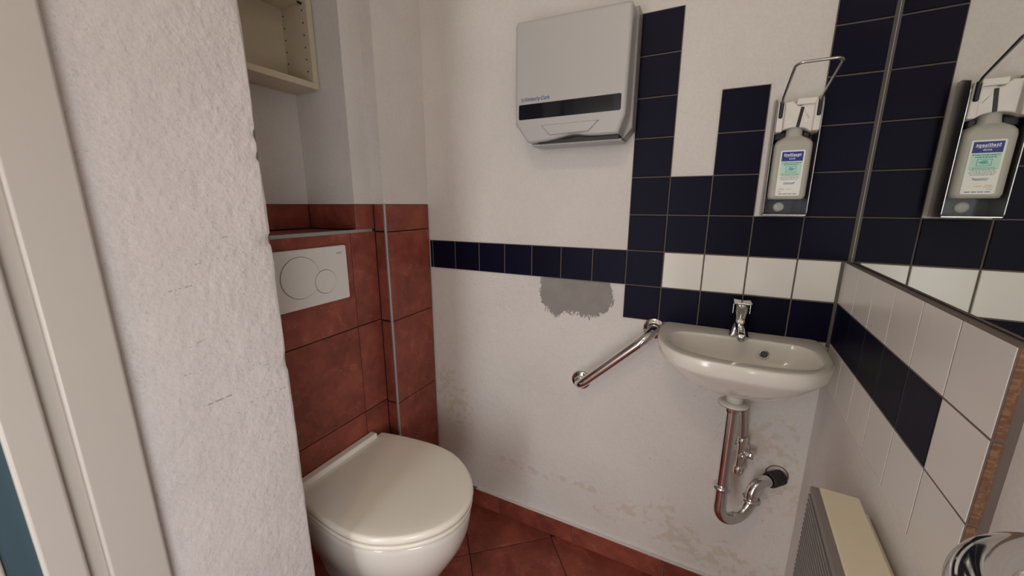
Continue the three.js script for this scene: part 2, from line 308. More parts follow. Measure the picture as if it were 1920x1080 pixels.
{ // unseen window behind the viewer, placed to light the left wall
  const w = structure('window_1', 'unseen white framed window behind the viewer', 'window'); w.rotation.y = -TH;
  const [z0, z1, y0, y1] = [1.35, 2.0, 0.35, 1.15];
  part('window_frame', [box(0.07, 0.12, y0, y0 + 0.045, z0, z1), box(0.07, 0.12, y1 - 0.045, y1, z0, z1), box(0.07, 0.12, y0 + 0.045, y1 - 0.045, z0, z0 + 0.045), box(0.07, 0.12, y0 + 0.045, y1 - 0.045, z1 - 0.045, z1)], M.gloss, w);
  part('pane', box(0.092, 0.096, y0 + 0.045, y1 - 0.045, z0 + 0.045, z1 - 0.045), M.glass, w);
}

// ───────────────────────── wall behind the toilet: pipe casing, cistern box, niche
{
  const w = structure('wall_alcove', 'red tiled toilet wall with a white niche above', 'wall');
  const top = 1.222, xa = -1.236, xb = -1.283, xn = -1.497, za = 0.2208, zb = 0.296, ze = 0.76;
  part('plaster', [
    box(-1.7, xa - 0.004, top, H, -0.05, za - 0.003), box(-1.7, xb - 0.004, top, H, za - 0.003, zb - 0.003), box(-1.7, xn - 0.006, top, H, zb - 0.003, ze),
  ], M.paint, w);
  part('core', [box(-1.7, xa - 0.009, 0, top, -0.05, za - 0.009), box(-1.7, xb - 0.009, 0, top, za - 0.009, zb - 0.009), box(-1.7, xn - 0.009, 0, top, zb - 0.009, ze), box(-1.7, xb - 0.009, 0, 1.128, zb - 0.009, ze)], M.groutDark, w);
  let n = 0;
  const px = (x, y0, y1, z0, z1) => { const m = part('red_tile', tileGeo(z1 - z0 - 0.003, y1 - y0 - 0.003, 0.009, 0.0006, n * 0.37, n * 0.21), M.red[n++ % 2], w); m.position.set(x, (y0 + y1) / 2, (z0 + z1) / 2); m.rotation.y = Math.PI / 2; };
  const pz = (z, y0, y1, x0, x1) => { const m = part('red_tile', tileGeo(x1 - x0 - 0.003, y1 - y0 - 0.003, 0.009, 0.0006, n * 0.37, n * 0.21), M.red[n++ % 2], w); m.position.set((x0 + x1) / 2, (y0 + y1) / 2, z); };
  const JA = [0, 0.218, 0.521, 0.828, 1.133, top], JB = [0, 0.228, 0.532, 0.834, 1.137];
  for (let i = 0; i < 5; i++) { px(xa, JA[i], JA[i + 1], 0.001, za - 0.003); pz(za, i ? JA[i] + 0.003 : 0, JA[i + 1], xb, xa - 0.003); }
  for (let i = 0; i < 4; i++) { px(xb, JB[i], JB[i + 1], za + 0.001, 0.322); px(xb, JB[i], JB[i + 1], 0.322, 0.626); px(xb, JB[i], JB[i + 1], 0.626, ze); }
  px(xb, 1.143, top, za + 0.001, zb); pz(zb, 1.143, top, xn, xb);
  px(xn, 1.143, top, zb, 0.50); px(xn, 1.143, top, 0.50, ze);
  for (const [z0, z1] of [[zb, 0.53], [0.53, ze]]) { const m = part('ledge_tile', tileGeo(xb - xn - 0.004, z1 - z0 - 0.002, 0.009, 0.0008, n * 0.37, 0.3), M.red[n++ % 2], w); m.position.set((xb + xn) / 2, 1.1415, (z0 + z1) / 2); m.rotation.x = -Math.PI / 2; }
  part('ledge_trim', rbox(xb - 0.008, xb + 0.0015, 1.1345, 1.1445, za + 0.012, ze, 0.002), M.trim, w, 'silver metal edge strip');
  part('corner_trim', rbox(xa - 0.007, xa + 0.001, 0, top + 0.001, za - 0.006, za + 0.0015, 0.002), M.trim, w, 'silver metal corner strip');
}

// ───────────────────────── left wall stub beside the door, with a worn plaster corner
{
  const w = structure('wall_left', 'rough white plaster wall end beside the door frame', 'wall');
  const xw = -1.0, zc = 0.735, r = 0.007, path = [];
  for (let i = 0; i <= 12; i++) path.push([-1.5 + (0.5 - r - 0.0005) * i / 12, zc, 0]);
  for (let i = 1; i < 8; i++) { const a = -Math.PI / 2 + (i / 8) * Math.PI / 2; path.push([xw - r + Math.cos(a) * r, zc + r + Math.sin(a) * r, 1]); }
  for (let i = 0; i <= 40; i++) path.push([xw, zc + r + (0.345 - r) * i / 40, i < 3 ? 0.7 - i * 0.25 : 0]);
  const P = [], I = [], UV = [], ny = 420;
  for (let j = 0; j <= ny; j++) for (let i = 0; i < path.length; i++) {
    const y = H * j / ny, [x, z, e] = path[i];
    const n1 = fbm(y * 9 + 3, i * 0.15, 301, 4) - 0.5, n2 = fbm(z * 30, y * 30, 302, 3) - 0.5;
    let chip = 0; for (const [cy, ch, cd] of [[1.16, 0.012, 0.004], [1.335, 0.010, 0.003], [1.30, 0.006, 0.003], [0.93, 0.02, 0.0025], [1.70, 0.012, 0.004]]) chip = Math.max(chip, cd * Math.max(0, 1 - ((y - cy) / ch) ** 2));
    const d = e * (n1 * 0.005 - chip);
    P.push(x + d + (e ? 0 : (x === xw ? n2 * 0.0018 : 0)), y, z - d * 0.7); UV.push((z - 0.6) / 0.5, (y - 0.5)); }
  const m = path.length; for (let j = 0; j < ny; j++) for (let i = 0; i + 1 < m; i++) { const a = j * m + i; I.push(a, a + m, a + 1, a + 1, a + m, a + m + 1); }
  const g = new THREE.BufferGeometry(); g.setAttribute('position', new THREE.Float32BufferAttribute(P, 3)); g.setAttribute('uv', new THREE.Float32BufferAttribute(UV, 2)); g.setIndex(I); g.computeVertexNormals();
  part('plaster', g, M.stub, w);
  part('core', [box(-1.6, xw - 0.012, 0, H, zc + 0.012, 1.09), box(-1.6, xw - 0.003, 2.08, H, 1.09, 1.95), box(-1.6, xw, 0, H, 1.95, 2.5)], M.paint, w);
  const f = structure('wall_front', 'white wall behind the viewer', 'wall');
  const [x0, x1, y0, y1] = [-0.98, -0.68, 0.05, 2.0];
  part('plaster', [box(-1.7, x0, 0, H, 2.4, 2.52), box(x1, 0.3, 0, H, 2.4, 2.52), box(x0, x1, 0, y0, 2.4, 2.52), box(x0, x1, y1, H, 2.4, 2.52)], M.paint, f);
  const gd = structure('window_2', 'unseen tall narrow glazed light beside the unseen rear door', 'window');  // out of view, sized and placed to light the back wall
  part('window_frame', [box(x0, x1, y0, y0 + 0.02, 2.42, 2.46), box(x0, x1, y1 - 0.02, y1, 2.42, 2.46), box(x0, x0 + 0.012, y0 + 0.02, y1 - 0.02, 2.42, 2.46), box(x1 - 0.012, x1, y0 + 0.02, y1 - 0.02, 2.42, 2.46)], M.gloss, gd);
  part('pane', box(x0 + 0.012, x1 - 0.012, y0 + 0.02, y1 - 0.02, 2.438, 2.442), M.glass, gd);
  const dd = structure('door_2', 'unseen dark brown panelled door behind the viewer', 'door');  // out of view, keeps reflections in the low navy tiles dark
  part('door_leaf', rbox(-0.66, -0.09, 0.005, 1.99, 2.382, 2.402, 0.003), M.darkWood, dd);
  for (const [py0, py1] of [[0.15, 0.85], [0.98, 1.85]]) for (const x of [-0.62, -0.355]) part('panel', rbox(x, x + 0.225, py0, py1, 2.374, 2.384, 0.004), M.darkWood, dd);
}
{ // door frame and closed dark door
  const d = structure('door_1', 'cream painted door frame with a dark teal door', 'door');
  part('architrave', [rbox(-1.008, -0.982, 0, 2.14, 0.962, 1.0205, 0.004), rbox(-1.008, -0.982, 2.08, 2.14, 0.962, 2.02, 0.004), rbox(-1.008, -0.982, 0, 2.14, 1.96, 2.02, 0.004)], M.gloss, d);
  part('frame_rebate', [box(-1.06, -0.992, 0, 2.09, 1.018, 1.040), box(-1.06, -0.992, 2.06, 2.09, 1.02, 1.97), box(-1.06, -0.992, 0, 2.09, 1.945, 1.965)], M.gloss, d);
  part('inner_jamb', [rbox(-1.10, -0.982, 0, 2.075, 1.0365, 1.0705, 0.004), rbox(-1.10, -0.982, 2.04, 2.075, 1.04, 1.95, 0.004), rbox(-1.10, -0.982, 0, 2.075, 1.915, 1.95, 0.004)], M.gloss, d);
  part('door_leaf', rbox(-1.03, -0.985, 0.005, 2.045, 1.0945, 1.917, 0.003), M.gloss, d);
  part('seal_strip', box(-1.045, -0.9895, 0, 2.06, 1.069, 1.0975), M.door, d, 'dark teal strip in the gap beside the door leaf');
}
{ // unseen round ceiling lamp above the frame, placed to light the upper walls
  const l = thing('unseen_ceiling_lamp', 'unseen round opal glass ceiling lamp with a white rim', 'lamp', [UNSEEN_LAMP[0], H, UNSEEN_LAMP[2]]);
  part('rim', lathe([[0.0, 0], [0.15, 0], [0.152, -0.012], [0.146, -0.03], [0.13, -0.03]], [0, 1, 0], [0, 0, 0]), M.gloss, l);
  part('diffuser', lathe([[0.138, -0.028], [0.13, -0.055], [0.10, -0.078], [0.05, -0.09], [0.0005, -0.093]], [0, 1, 0], [0, 0, 0]), new THREE.MeshStandardMaterial({ color: lin(0.85, 0.82, 0.75), emissive: lin(1, 0.86, 0.7), emissiveIntensity: 0.8, roughness: 0.4 }), l);
}

// ───────────────────────── mirror
{
  const m = thing('wall_mirror', 'large frameless wall mirror on the right wall reflecting the navy tiles', 'mirror', [0, 0, 0], -TH);
  part('mirror_glass', box(0.004, 0.0105, 1.092, 2.25, 0.006, 0.634), M.mirror, m);
}

// ───────────────────────── toilet
{
  const t = thing('toilet', 'white wall-mounted toilet with closed lid against the red tiled wall', 'toilet', [-1.283, 0, 0.442]);
  const prof = [[0, 0.165], [0.03, 0.172], [0.127, 0.186], [0.20, 0.192], [0.243, 0.192], [0.29, 0.186], [0.323, 0.177], [0.36, 0.160], [0.385, 0.145], [0.41, 0.126], [0.433, 0.104], [0.452, 0.080], [0.466, 0.054], [0.475, 0.027], [0.478, 0]];
  const half = new THREE.CatmullRomCurve3(prof.map((p) => V(p[0], 0, p[1])), false, 'centripetal');
  const out = []; for (let i = 0; i <= 40; i++) { const p = half.getPoint(i / 40); out.push([p.x, Math.max(0, p.z)]); }
  const ring = (y, sx, sz, dx = 0) => { const a = []; for (const p of out) a.push([dx + p[0] * sx, y, -p[1] * sz]); for (let i = out.length - 2; i >= 0; i--) a.push([dx + out[i][0] * sx, y, out[i][1] * sz]); for (let k = 1; k < 6; k++) a.push([dx + out[0][0] * sx, y, (out[0][1] - 2 * out[0][1] * k / 6) * sz]); return a; };
  const lidRing = (y, s) => ring(y, s * 0.964, s, 0.016 + 0.23 * (1 - s));
  const bowl = [[0.05, 0.60, 0.46], [0.065, 0.66, 0.52], [0.10, 0.72, 0.57], [0.15, 0.775, 0.64], [0.20, 0.83, 0.73], [0.25, 0.895, 0.83], [0.30, 0.95, 0.91], [0.34, 0.975, 0.95], [0.375, 0.985, 0.968], [0.388, 0.98, 0.962], [0.392, 0.965, 0.945]].map(([y, sx, sz]) => ring(y, sx, sz));
  part('bowl', loft(bowl), M.ceramic, t);
  part('seat', loft([[0.3955, 0.93], [0.3962, 0.972], [0.399, 0.990], [0.407, 0.993], [0.4102, 0.978], [0.4108, 0.93]].map(([y, s]) => lidRing(y, s))), M.lid, t);
  part('lid', loft([[0.4142, 0.93], [0.4150, 0.976], [0.4175, 0.998], [0.424, 1.003], [0.430, 0.997], [0.4345, 0.982], [0.4365, 0.955], [0.4375, 0.85], [0.438, 0.5]].map(([y, s]) => lidRing(y, s))), M.lid, t);
  part('hinge_block', rbox(0.001, 0.030, 0.396, 0.452, -0.135, 0.165, 0.006), M.lid, t);
  part('buffer', rbox(0.30, 0.335, 0.3925, 0.3955, 0.150, 0.166, 0.001), M.plastic, t);
}
// ───────────────────────── flush plate
{
  const t = thing('flush_plate', 'white flush plate with a large and a small round button above the toilet', 'flush plate', [-1.283, 0, 0], Math.PI / 2);
  const X = (z) => -z;                                         // local x runs toward the back wall
  const big = [X(0.505), 1.027, 0.0565], sm = [X(0.431), 1.0045, 0.0335];
  part('plate', extr(roundRect(X(0.597), X(0.351), 0.941, 1.103, 0.006), 0.011, 0.003).translate(0, 0, 0), M.plastic, t);
  const d = Math.hypot(sm[0] - big[0], sm[1] - big[1]);
  const crescent = (R, r) => { const a0 = Math.atan2(sm[1] - big[1], sm[0] - big[0]), al = Math.acos((R * R + d * d - r * r) / (2 * R * d)), be = Math.acos((r * r + d * d - R * R) / (2 * r * d)); const s = new THREE.Shape(); s.absarc(big[0], big[1], R, a0 + al, a0 - al + 2 * Math.PI, false); s.absarc(sm[0], sm[1], r, a0 + Math.PI + be, a0 + Math.PI - be, true); return s; };
  part('button_gap', [extr(crescent(big[2] + 0.0011, sm[2] + 0.0003), 0.0112, 0, 1, 60), extr(new THREE.Shape().absarc(sm[0], sm[1], sm[2] + 0.0012, 0, 2 * Math.PI), 0.0112, 0, 1, 60)], M.black, t, 'thin dark gap around the buttons');
  part('large_button', extr(crescent(big[2], sm[2] + 0.0015), 0.0128, 0.0006, 2, 60), M.plastic, t);
  part('small_button', extr(new THREE.Shape().absarc(sm[0], sm[1], sm[2], 0, 2 * Math.PI), 0.0128, 0.0006, 2, 60), M.plastic, t);
  const tg = new TextGeometry('GEBERIT', { font: fontB, size: 0.0042, depth: 0.0002, curveSegments: 3 }); tg.computeBoundingBox(); tg.scale(0.019 / tg.boundingBox.max.x, 1, 1);
  part('lettering', tg.translate(X(0.386), 1.0795, 0.0109), M.greyInk, t, 'tiny grey maker name');
}

// ───────────────────────── open cabinet in the niche
{
  const t = thing('open_cabinet', 'cream open shelf cabinet hung in the niche above the cistern', 'cabinet', [-1.503, 1.556, 0.2975]);
  const d = 0.116, w = 0.455, h = 0.72, b = 0.017;
  part('back_panel', box(0, 0.004, b, h - b, b, w - b), M.board, t);
  part('bottom_board', rbox(0, d, 0, b, 0, w, 0.0008, 1), M.board, t);
  part('top_board', rbox(0, d, h - b, h, 0, w, 0.0008, 1), M.board, t);
  for (const z of [0, w - b]) part('side_panel', rbox(0, d, b, h - b, z, z + b, 0.0008, 1), M.board, t);
  part('shelf', rbox(0.004, d - 0.012, 0.229, 0.245, b + 0.001, w - b - 0.001, 0.0008, 1), M.board, t);
  const hole = new THREE.CylinderGeometry(0.0024, 0.0024, 0.0012, 10).rotateX(Math.PI / 2);
  for (let k = 0; k < 9; k++) for (const x of [0.012, 0.096]) { if (Math.abs(0.049 + k * 0.032 - 0.237) < 0.012) continue; part('peg_hole', hole, M.black, t).position.set(x, 0.049 + k * 0.032, b); }
  part('shelf_pin', new THREE.CylinderGeometry(0.003, 0.003, 0.012, 12).rotateX(Math.PI / 2).translate(0.096, 0.226, b + 0.005), M.black, t);
}

// ───────────────────────── paper towel dispenser
{
  const t = thing('towel_dispenser', 'white paper towel dispenser with a dark window strip on the back wall', 'towel dispenser', [0, 0, -0.006]);
  part('housing', extr(poly([[-0.834, 1.45], [-0.795, 1.393], [-0.53, 1.393], [-0.509, 1.42], [-0.509, 1.705], [-0.834, 1.705]]), 0.058, 0.004), M.plasticGrey, t);
  const cov = new THREE.Shape(); cov.moveTo(-0.829, 1.446); cov.lineTo(-0.792, 1.397); cov.quadraticCurveTo(-0.788, 1.393, -0.782, 1.393); cov.lineTo(-0.735, 1.395); cov.quadraticCurveTo(-0.70, 1.399, -0.68, 1.404); cov.quadraticCurveTo(-0.655, 1.410, -0.63, 1.404); cov.quadraticCurveTo(-0.60, 1.399, -0.565, 1.400); cov.lineTo(-0.535, 1.400); cov.lineTo(-0.519, 1.446); cov.lineTo(-0.515, 1.688); cov.quadraticCurveTo(-0.515, 1.700, -0.527, 1.700); cov.lineTo(-0.815, 1.706); cov.quadraticCurveTo(-0.827, 1.706, -0.828, 1.694);
  part('cover', extr(cov, 0.062, 0.009, 5).translate(0, 0, 0.046), M.cover, t);
  const win = part('window_strip', extr(roundRect(-0.816, -0.531, 1.4555, 1.495, 0.004), 0.003, 0.0008), new THREE.MeshPhysicalMaterial({ color: lin(0.006, 0.007, 0.013), roughness: 0.07, specularIntensity: 0.7 }), t, 'dark smoky viewing window');
  win.position.z = 0.1062;
  part('lower_relief', extr(poly([[-0.748, 1.437], [-0.722, 1.4085], [-0.612, 1.4105], [-0.584, 1.437]]), 0.011, 0.0052, 4).translate(0, 0, 0.1020), M.cover, t);
  part('towel_slot', box(-0.76, -0.535, 1.3905, 1.3985, 0.054, 0.096), M.black, t);
  part('tray_lip', rbox(-0.785, -0.53, 1.386, 1.3915, 0.012, 0.085, 0.002), M.cover, t);
  const txt = new TextGeometry('Kimberly-Clark', { font: fontB, size: 0.0098, depth: 0.0003, curveSegments: 4 }); txt.computeBoundingBox(); txt.scale(0.074 / txt.boundingBox.max.x, 1, 1);
  part('lettering', txt.translate(-0.7975, 1.5025, 0.1079), M.blueInk, t, 'blue printed maker name');
  part('emblem', [new THREE.RingGeometry(0.0036, 0.005, 24).translate(-0.8045, 1.5065, 0.1082), new THREE.CircleGeometry(0.0022, 16).translate(-0.8045, 1.5065, 0.1082)], M.greyInk, t, 'small grey printed ring emblem');
}

// ───────────────────────── soap dispenser on its bracket
{
  const t = thing('soap_dispenser', 'wall soap dispenser in a metal bracket with a long wire elbow lever', 'soap dispenser', [-0.150, 0, -0.006]);
  const hw = 0.042;
  part('back_plate', rbox(-hw, hw, 1.197, 1.45, 0.0005, 0.0025, 0.0008), M.backPlate, t, 'dark grey back plate');
  const side = new THREE.Shape(); side.moveTo(0, 1.197); side.lineTo(0.058, 1.197); side.quadraticCurveTo(0.066, 1.197, 0.0665, 1.206); side.lineTo(0.0685, 1.40); side.quadraticCurveTo(0.069, 1.448, 0.058, 1.452); side.lineTo(0.02, 1.462); side.lineTo(0, 1.462);
  for (const s of [-1, 1]) part('side_plate', extr(side, 0.0016, 0.0004, 1).rotateY(-Math.PI / 2).translate(s * hw + 0.0008, 0, 0), M.steel, t);
  part('bottom_plate', rbox(-hw, hw, 1.1965, 1.1995, 0, 0.066, 0.001), M.steel, t);
  part('wall_screw_cap', lathe([[0.0005, 0.004], [0.008, 0.0035], [0.0115, 0.001], [0.0115, -0.002]], [0, 0, 1], [-0.004, 1.216, 0.003]), M.pump, t, 'pale round screw cap');
  // pump head: saddle-shaped housing split by the slot of the pump rod
  const ph = new THREE.Shape(); ph.moveTo(-0.0405, 1.380); ph.quadraticCurveTo(-0.030, 1.381, -0.024, 1.387); ph.quadraticCurveTo(-0.012, 1.392, 0, 1.391); ph.quadraticCurveTo(0.016, 1.391, 0.024, 1.383); ph.quadraticCurveTo(0.03, 1.379, 0.0405, 1.3795); ph.lineTo(0.0405, 1.444); ph.lineTo(0.018, 1.446); ph.lineTo(0.004, 1.436); ph.lineTo(-0.002, 1.437); ph.lineTo(-0.012, 1.447); ph.lineTo(-0.0405, 1.444);
  part('pump_head', extr(ph, 0.056, 0.003, 3).translate(0, 0, 0.003), M.pump, t);
  part('cheek', [rbox(-0.0405, -0.0275, 1.381, 1.444, 0.05, 0.072, 0.003), rbox(0.0275, 0.0405, 1.380, 1.445, 0.05, 0.072, 0.003)], M.pump, t);
  part('top_cap', rbox(-0.006, 0.031, 1.437, 1.450, 0.008, 0.066, 0.002), M.pump, t);
  part('pump_rod', rbox(-0.0032, 0.0032, -0.021, 0.021, 0, 0.0016, 0.0007).rotateZ(-0.11).translate(0.0042, 1.412, 0.0585), M.black, t, 'dark slot of the pump rod');
  part('bottle_clip', [rbox(-0.040, -0.0165, 1.3665, 1.3855, 0.012, 0.044, 0.004), rbox(0.0165, 0.030, 1.3665, 1.3845, 0.012, 0.044, 0.004)], M.black, t, 'black clip holding the bottle neck');
  for (const s of [-1, 1]) part('lever_grip', rbox(s * 0.0345 - 0.0038, s * 0.0345 + 0.0038, 1.410, 1.4455, 0.066, 0.0765, 0.003), M.black, t, 'black plastic lever sleeve');
  part('lever', tube([[-0.0345, 1.418, 0.07], [-0.0345, 1.446, 0.072], [-0.0365, 1.484, 0.205], [0.0365, 1.484, 0.205], [0.0345, 1.446, 0.072], [0.0345, 1.418, 0.07]], 0.0027, 0.014, 160, 12), M.steel, t, 'bent steel wire elbow lever');
}
{
  const t = thing('soap_bottle', 'translucent white soap bottle with a printed label in the wall dispenser', 'bottle', [-0.150, 1.2, 0.030]);
  const rr = (hx, hz, r, y) => { const a = []; for (const [sx, sz, a0] of [[1, 1, 0], [-1, 1, 90], [-1, -1, 180], [1, -1, 270]]) for (let k = 0; k < 9; k++) { const q = (a0 + k * 11.25) * Math.PI / 180; a.push([sx * (hx - r) + Math.cos(q) * r, y, sz * (hz - r) + Math.sin(q) * r]); } return a.reverse(); };
  const B = [[0.030, 0.022, 0.010, 0.0335], [0.0345, 0.0265, 0.010, 0.0345], [0.0365, 0.0285, 0.010, 0.042], [0.0365, 0.0285, 0.010, 0.150], [0.0355, 0.0275, 0.011, 0.158], [0.031, 0.0245, 0.012, 0.165], [0.022, 0.020, 0.012, 0.1705], [0.0165, 0.0165, 0.012, 0.174], [0.0155, 0.0155, 0.0140, 0.190], [0.0155, 0.0155, 0.0140, 0.205]];
  part('bottle_body', loft(B.map(([a, b, r, y]) => rr(a, b, r, y))), M.bottle, t);
  const cv = document.createElement('canvas'); cv.width = 460; cv.height = 1000; const c = cv.getContext('2d');
  c.fillStyle = '#f1f3ec'; c.fillRect(0, 0, 460, 1000);
  c.fillStyle = '#1a2f8c'; c.fillRect(30, 30, 400, 205);
  c.fillStyle = '#ffffff'; c.textAlign = 'center'; c.font = 'bold 84px sans-serif'; c.fillText('Stellisept', 230, 128, 330); c.fillRect(95, 140, 270, 4); c.font = 'bold 44px sans-serif'; c.fillText('scrub', 230, 196);
  c.fillStyle = '#bfe8da'; c.fillRect(30, 245, 400, 300);
  c.fillStyle = '#1f8a80'; for (let k = 0; k < 2; k++) { let x = 50 + k * 40, q = k * 7 + 5; const e = 410 - k * 40; while (x < e) { q = (q * 37 + 11) % 101; const ww = 12 + (q % 30); c.fillRect(x, 262 + k * 40, Math.min(ww, e - x), 20); x += ww + 9; } }
  c.strokeStyle = '#1f8a80'; c.lineWidth = 7; c.strokeRect(140, 352, 190, 120); c.fillStyle = '#6cc0b4'; c.beginPath(); c.ellipse(240, 405, 55, 34, 0.3, 0, 7); c.fill(); c.beginPath(); c.moveTo(150, 440); c.lineTo(320, 395); c.stroke();
  c.fillStyle = '#5f8f96'; for (let k = 0; k < 6; k++) { const wd = 300 + ((k * 53) % 80); let x = 230 - wd / 2; const e = 230 + wd / 2, y = 505 + k * 26; let q = k * 5 + 3; while (x < e) { q = (q * 37 + 11) % 101; const ww = 10 + (q % 34); c.fillRect(x, y, Math.min(ww, e - x), 11); x += ww + 8; } }
  c.strokeStyle = '#2d6f9a'; c.lineWidth = 8; for (let k = 0; k < 3; k++) { c.beginPath(); c.moveTo(120 + k * 12, 715 + k * 18); c.bezierCurveTo(180, 680 + k * 18, 280, 740 + k * 10, 350 - k * 10, 690 + k * 18); c.stroke(); }
  c.fillStyle = '#c9a35a'; c.fillRect(60, 830, 90, 9); c.fillRect(190, 845, 110, 9); c.fillStyle = '#8a938f'; c.fillRect(40, 860, 130, 8); c.fillRect(40, 905, 80, 8); c.fillStyle = '#38507c'; for (let k = 0; k < 4; k++) c.fillRect(60 + k * 90, 950, 74, 14);
  const tx = new THREE.CanvasTexture(cv); tx.colorSpace = THREE.SRGBColorSpace;
  const lg = new RoundedBoxGeometry(0.046, 0.100, 0.0006, 2, 0.0002).toNonIndexed ? new THREE.ShapeGeometry(roundRect(-0.023, 0.023, -0.05, 0.05, 0.003)) : null;
  { const p = lg.attributes.position, uv = lg.attributes.uv; for (let i = 0; i < p.count; i++) uv.setXY(i, p.getX(i) / 0.046 + 0.5, p.getY(i) / 0.1 + 0.5); }
  const lb = part('label_sticker', lg, new THREE.MeshStandardMaterial({ map: tx, roughness: 0.5 }), t, 'white label with a blue header'); lb.position.set(0.0002, 0.0915, 0.0290);
}

// ───────────────────────── washbasin
{
  const t = thing('washbasin', 'small white ceramic hand basin below the cream tile row', 'basin', [0, 0, 0]);
  const cx = -0.205, cz = 0.13;
  const smooth = (pts, n = 240) => new THREE.CatmullRomCurve3(pts.map((p) => V(p[0], 0, p[1])), true, 'centripetal').getPoints(n).map((p) => [p.x, p.z]);
  const outer = smooth([[-0.3865, 0.0006], [-0.3895, 0.003], [-0.3925, 0.03], [-0.397, 0.09], [-0.392, 0.15], [-0.376, 0.205], [-0.347, 0.247], [-0.305, 0.268], [-0.25, 0.276], [-0.19, 0.279], [-0.135, 0.275], [-0.092, 0.258], [-0.058, 0.222], [-0.036, 0.175], [-0.028, 0.12], [-0.026, 0.06], [-0.0285, 0.02], [-0.0305, 0.003], [-0.0335, 0.0006], [-0.12, 0.0006], [-0.21, 0.0006], [-0.30, 0.0006]]);
  const inner = smooth([[-0.368, 0.145], [-0.362, 0.108], [-0.340, 0.080], [-0.30, 0.071], [-0.245, 0.068], [-0.18, 0.065], [-0.12, 0.065], [-0.080, 0.073], [-0.058, 0.100], [-0.052, 0.140], [-0.058, 0.180], [-0.082, 0.217], [-0.125, 0.236], [-0.18, 0.243], [-0.24, 0.242], [-0.295, 0.231], [-0.340, 0.205], [-0.361, 0.176]]);
  const polar = (pl, n) => { const r = []; for (let k = 0; k < n; k++) { const a = (k / n) * 2 * Math.PI, dx = Math.cos(a), dz = Math.sin(a); let best = 0; for (let i = 0; i + 1 < pl.length; i++) { const ax = pl[i][0] - cx, az = pl[i][1] - cz, bx = pl[i + 1][0] - cx, bz = pl[i + 1][1] - cz, ex = bx - ax, ez = bz - az, den = dx * ez - dz * ex; if (Math.abs(den) < 1e-12) continue; const s = (ax * ez - az * ex) / den, u = (ax * dz - az * dx) / den; if (s > best && u >= -0.001 && u <= 1.001) best = s; } r.push(best); } return r; };
  const N = 160, RO = polar(outer, N), RI = polar(inner, N);
  const ring = (y, fn, back = 0) => { const a = []; for (let k = 0; k < N; k++) { const q = -(k / N) * 2 * Math.PI, i = (N - k) % N, r = fn(RO[i], RI[i]); a.push([cx + Math.cos(q) * r, typeof y === 'function' ? y(cx + Math.cos(q) * r, cz + Math.sin(q) * r) : y, Math.max(0.0006, cz + Math.sin(q) * r + back)]); } return a; };
  const rim = 0.890;
  const rings = [
ring(0.7485, () => 0.019, 0.01), ring(0.762, () => 0.020, 0.01), ring(0.770, (o) => 0.032, 0.008), ring(0.777, (o) => o * 0.32, 0.004), ring(0.786, (o) => o * 0.47), ring(0.798, (o) => o * 0.61), ring(0.813, (o) => o * 0.73), ring(0.829, (o) => o * 0.83), ring(0.842, (o) => o * 0.905), ring(0.850, (o) => o * 0.945), ring(0.855, (o) => o * 0.972), ring(0.861, (o) => o * 0.988),
    ring(rim - 0.020, (o) => o * 0.998), ring(rim - 0.010, (o) => o), ring(rim - 0.004, (o) => o * 0.993), ring(rim - 0.001, (o) => o * 0.98),
    ring(rim, (o, i) => Math.max(i + 0.006, o * 0.96)), ring(rim - 0.0005, (o, i) => i + 0.004), ring(rim - 0.003, (o, i) => i), ring(rim - 0.008, (o, i) => i - 0.003), ring(rim - 0.02, (o, i) => i * 0.965), ring(rim - 0.045, (o, i) => i * 0.92), ring(rim - 0.062, (o, i) => i * 0.84), ring(rim - 0.076, (o, i) => i * 0.70), ring(rim - 0.086, (o, i) => i * 0.45), ring(rim - 0.089, () => 0.024),
  ];
  part('bowl', loft(rings, true, true), M.ceramic, t);
  const ov = part('overflow_ring', lathe([[0.0082, 0.0], [0.0085, 0.0022], [0.0105, 0.0022], [0.0112, 0.0]], [0, 0.18, 1], [-0.149, 0.856, 0.0715]), M.chrome, t, 'chrome overflow ring');
  part('overflow_hole', new THREE.CylinderGeometry(0.0083, 0.0083, 0.002, 24).rotateX(Math.PI / 2 - 0.18).translate(-0.149, 0.856, 0.0722), M.overflow, ov);
  part('drain', lathe([[0.0005, 0.001], [0.012, 0.0015], [0.021, 0.003], [0.024, 0.0]], [0, 1, 0], [-0.205, 0.8015, 0.13]), M.chrome, t);
}
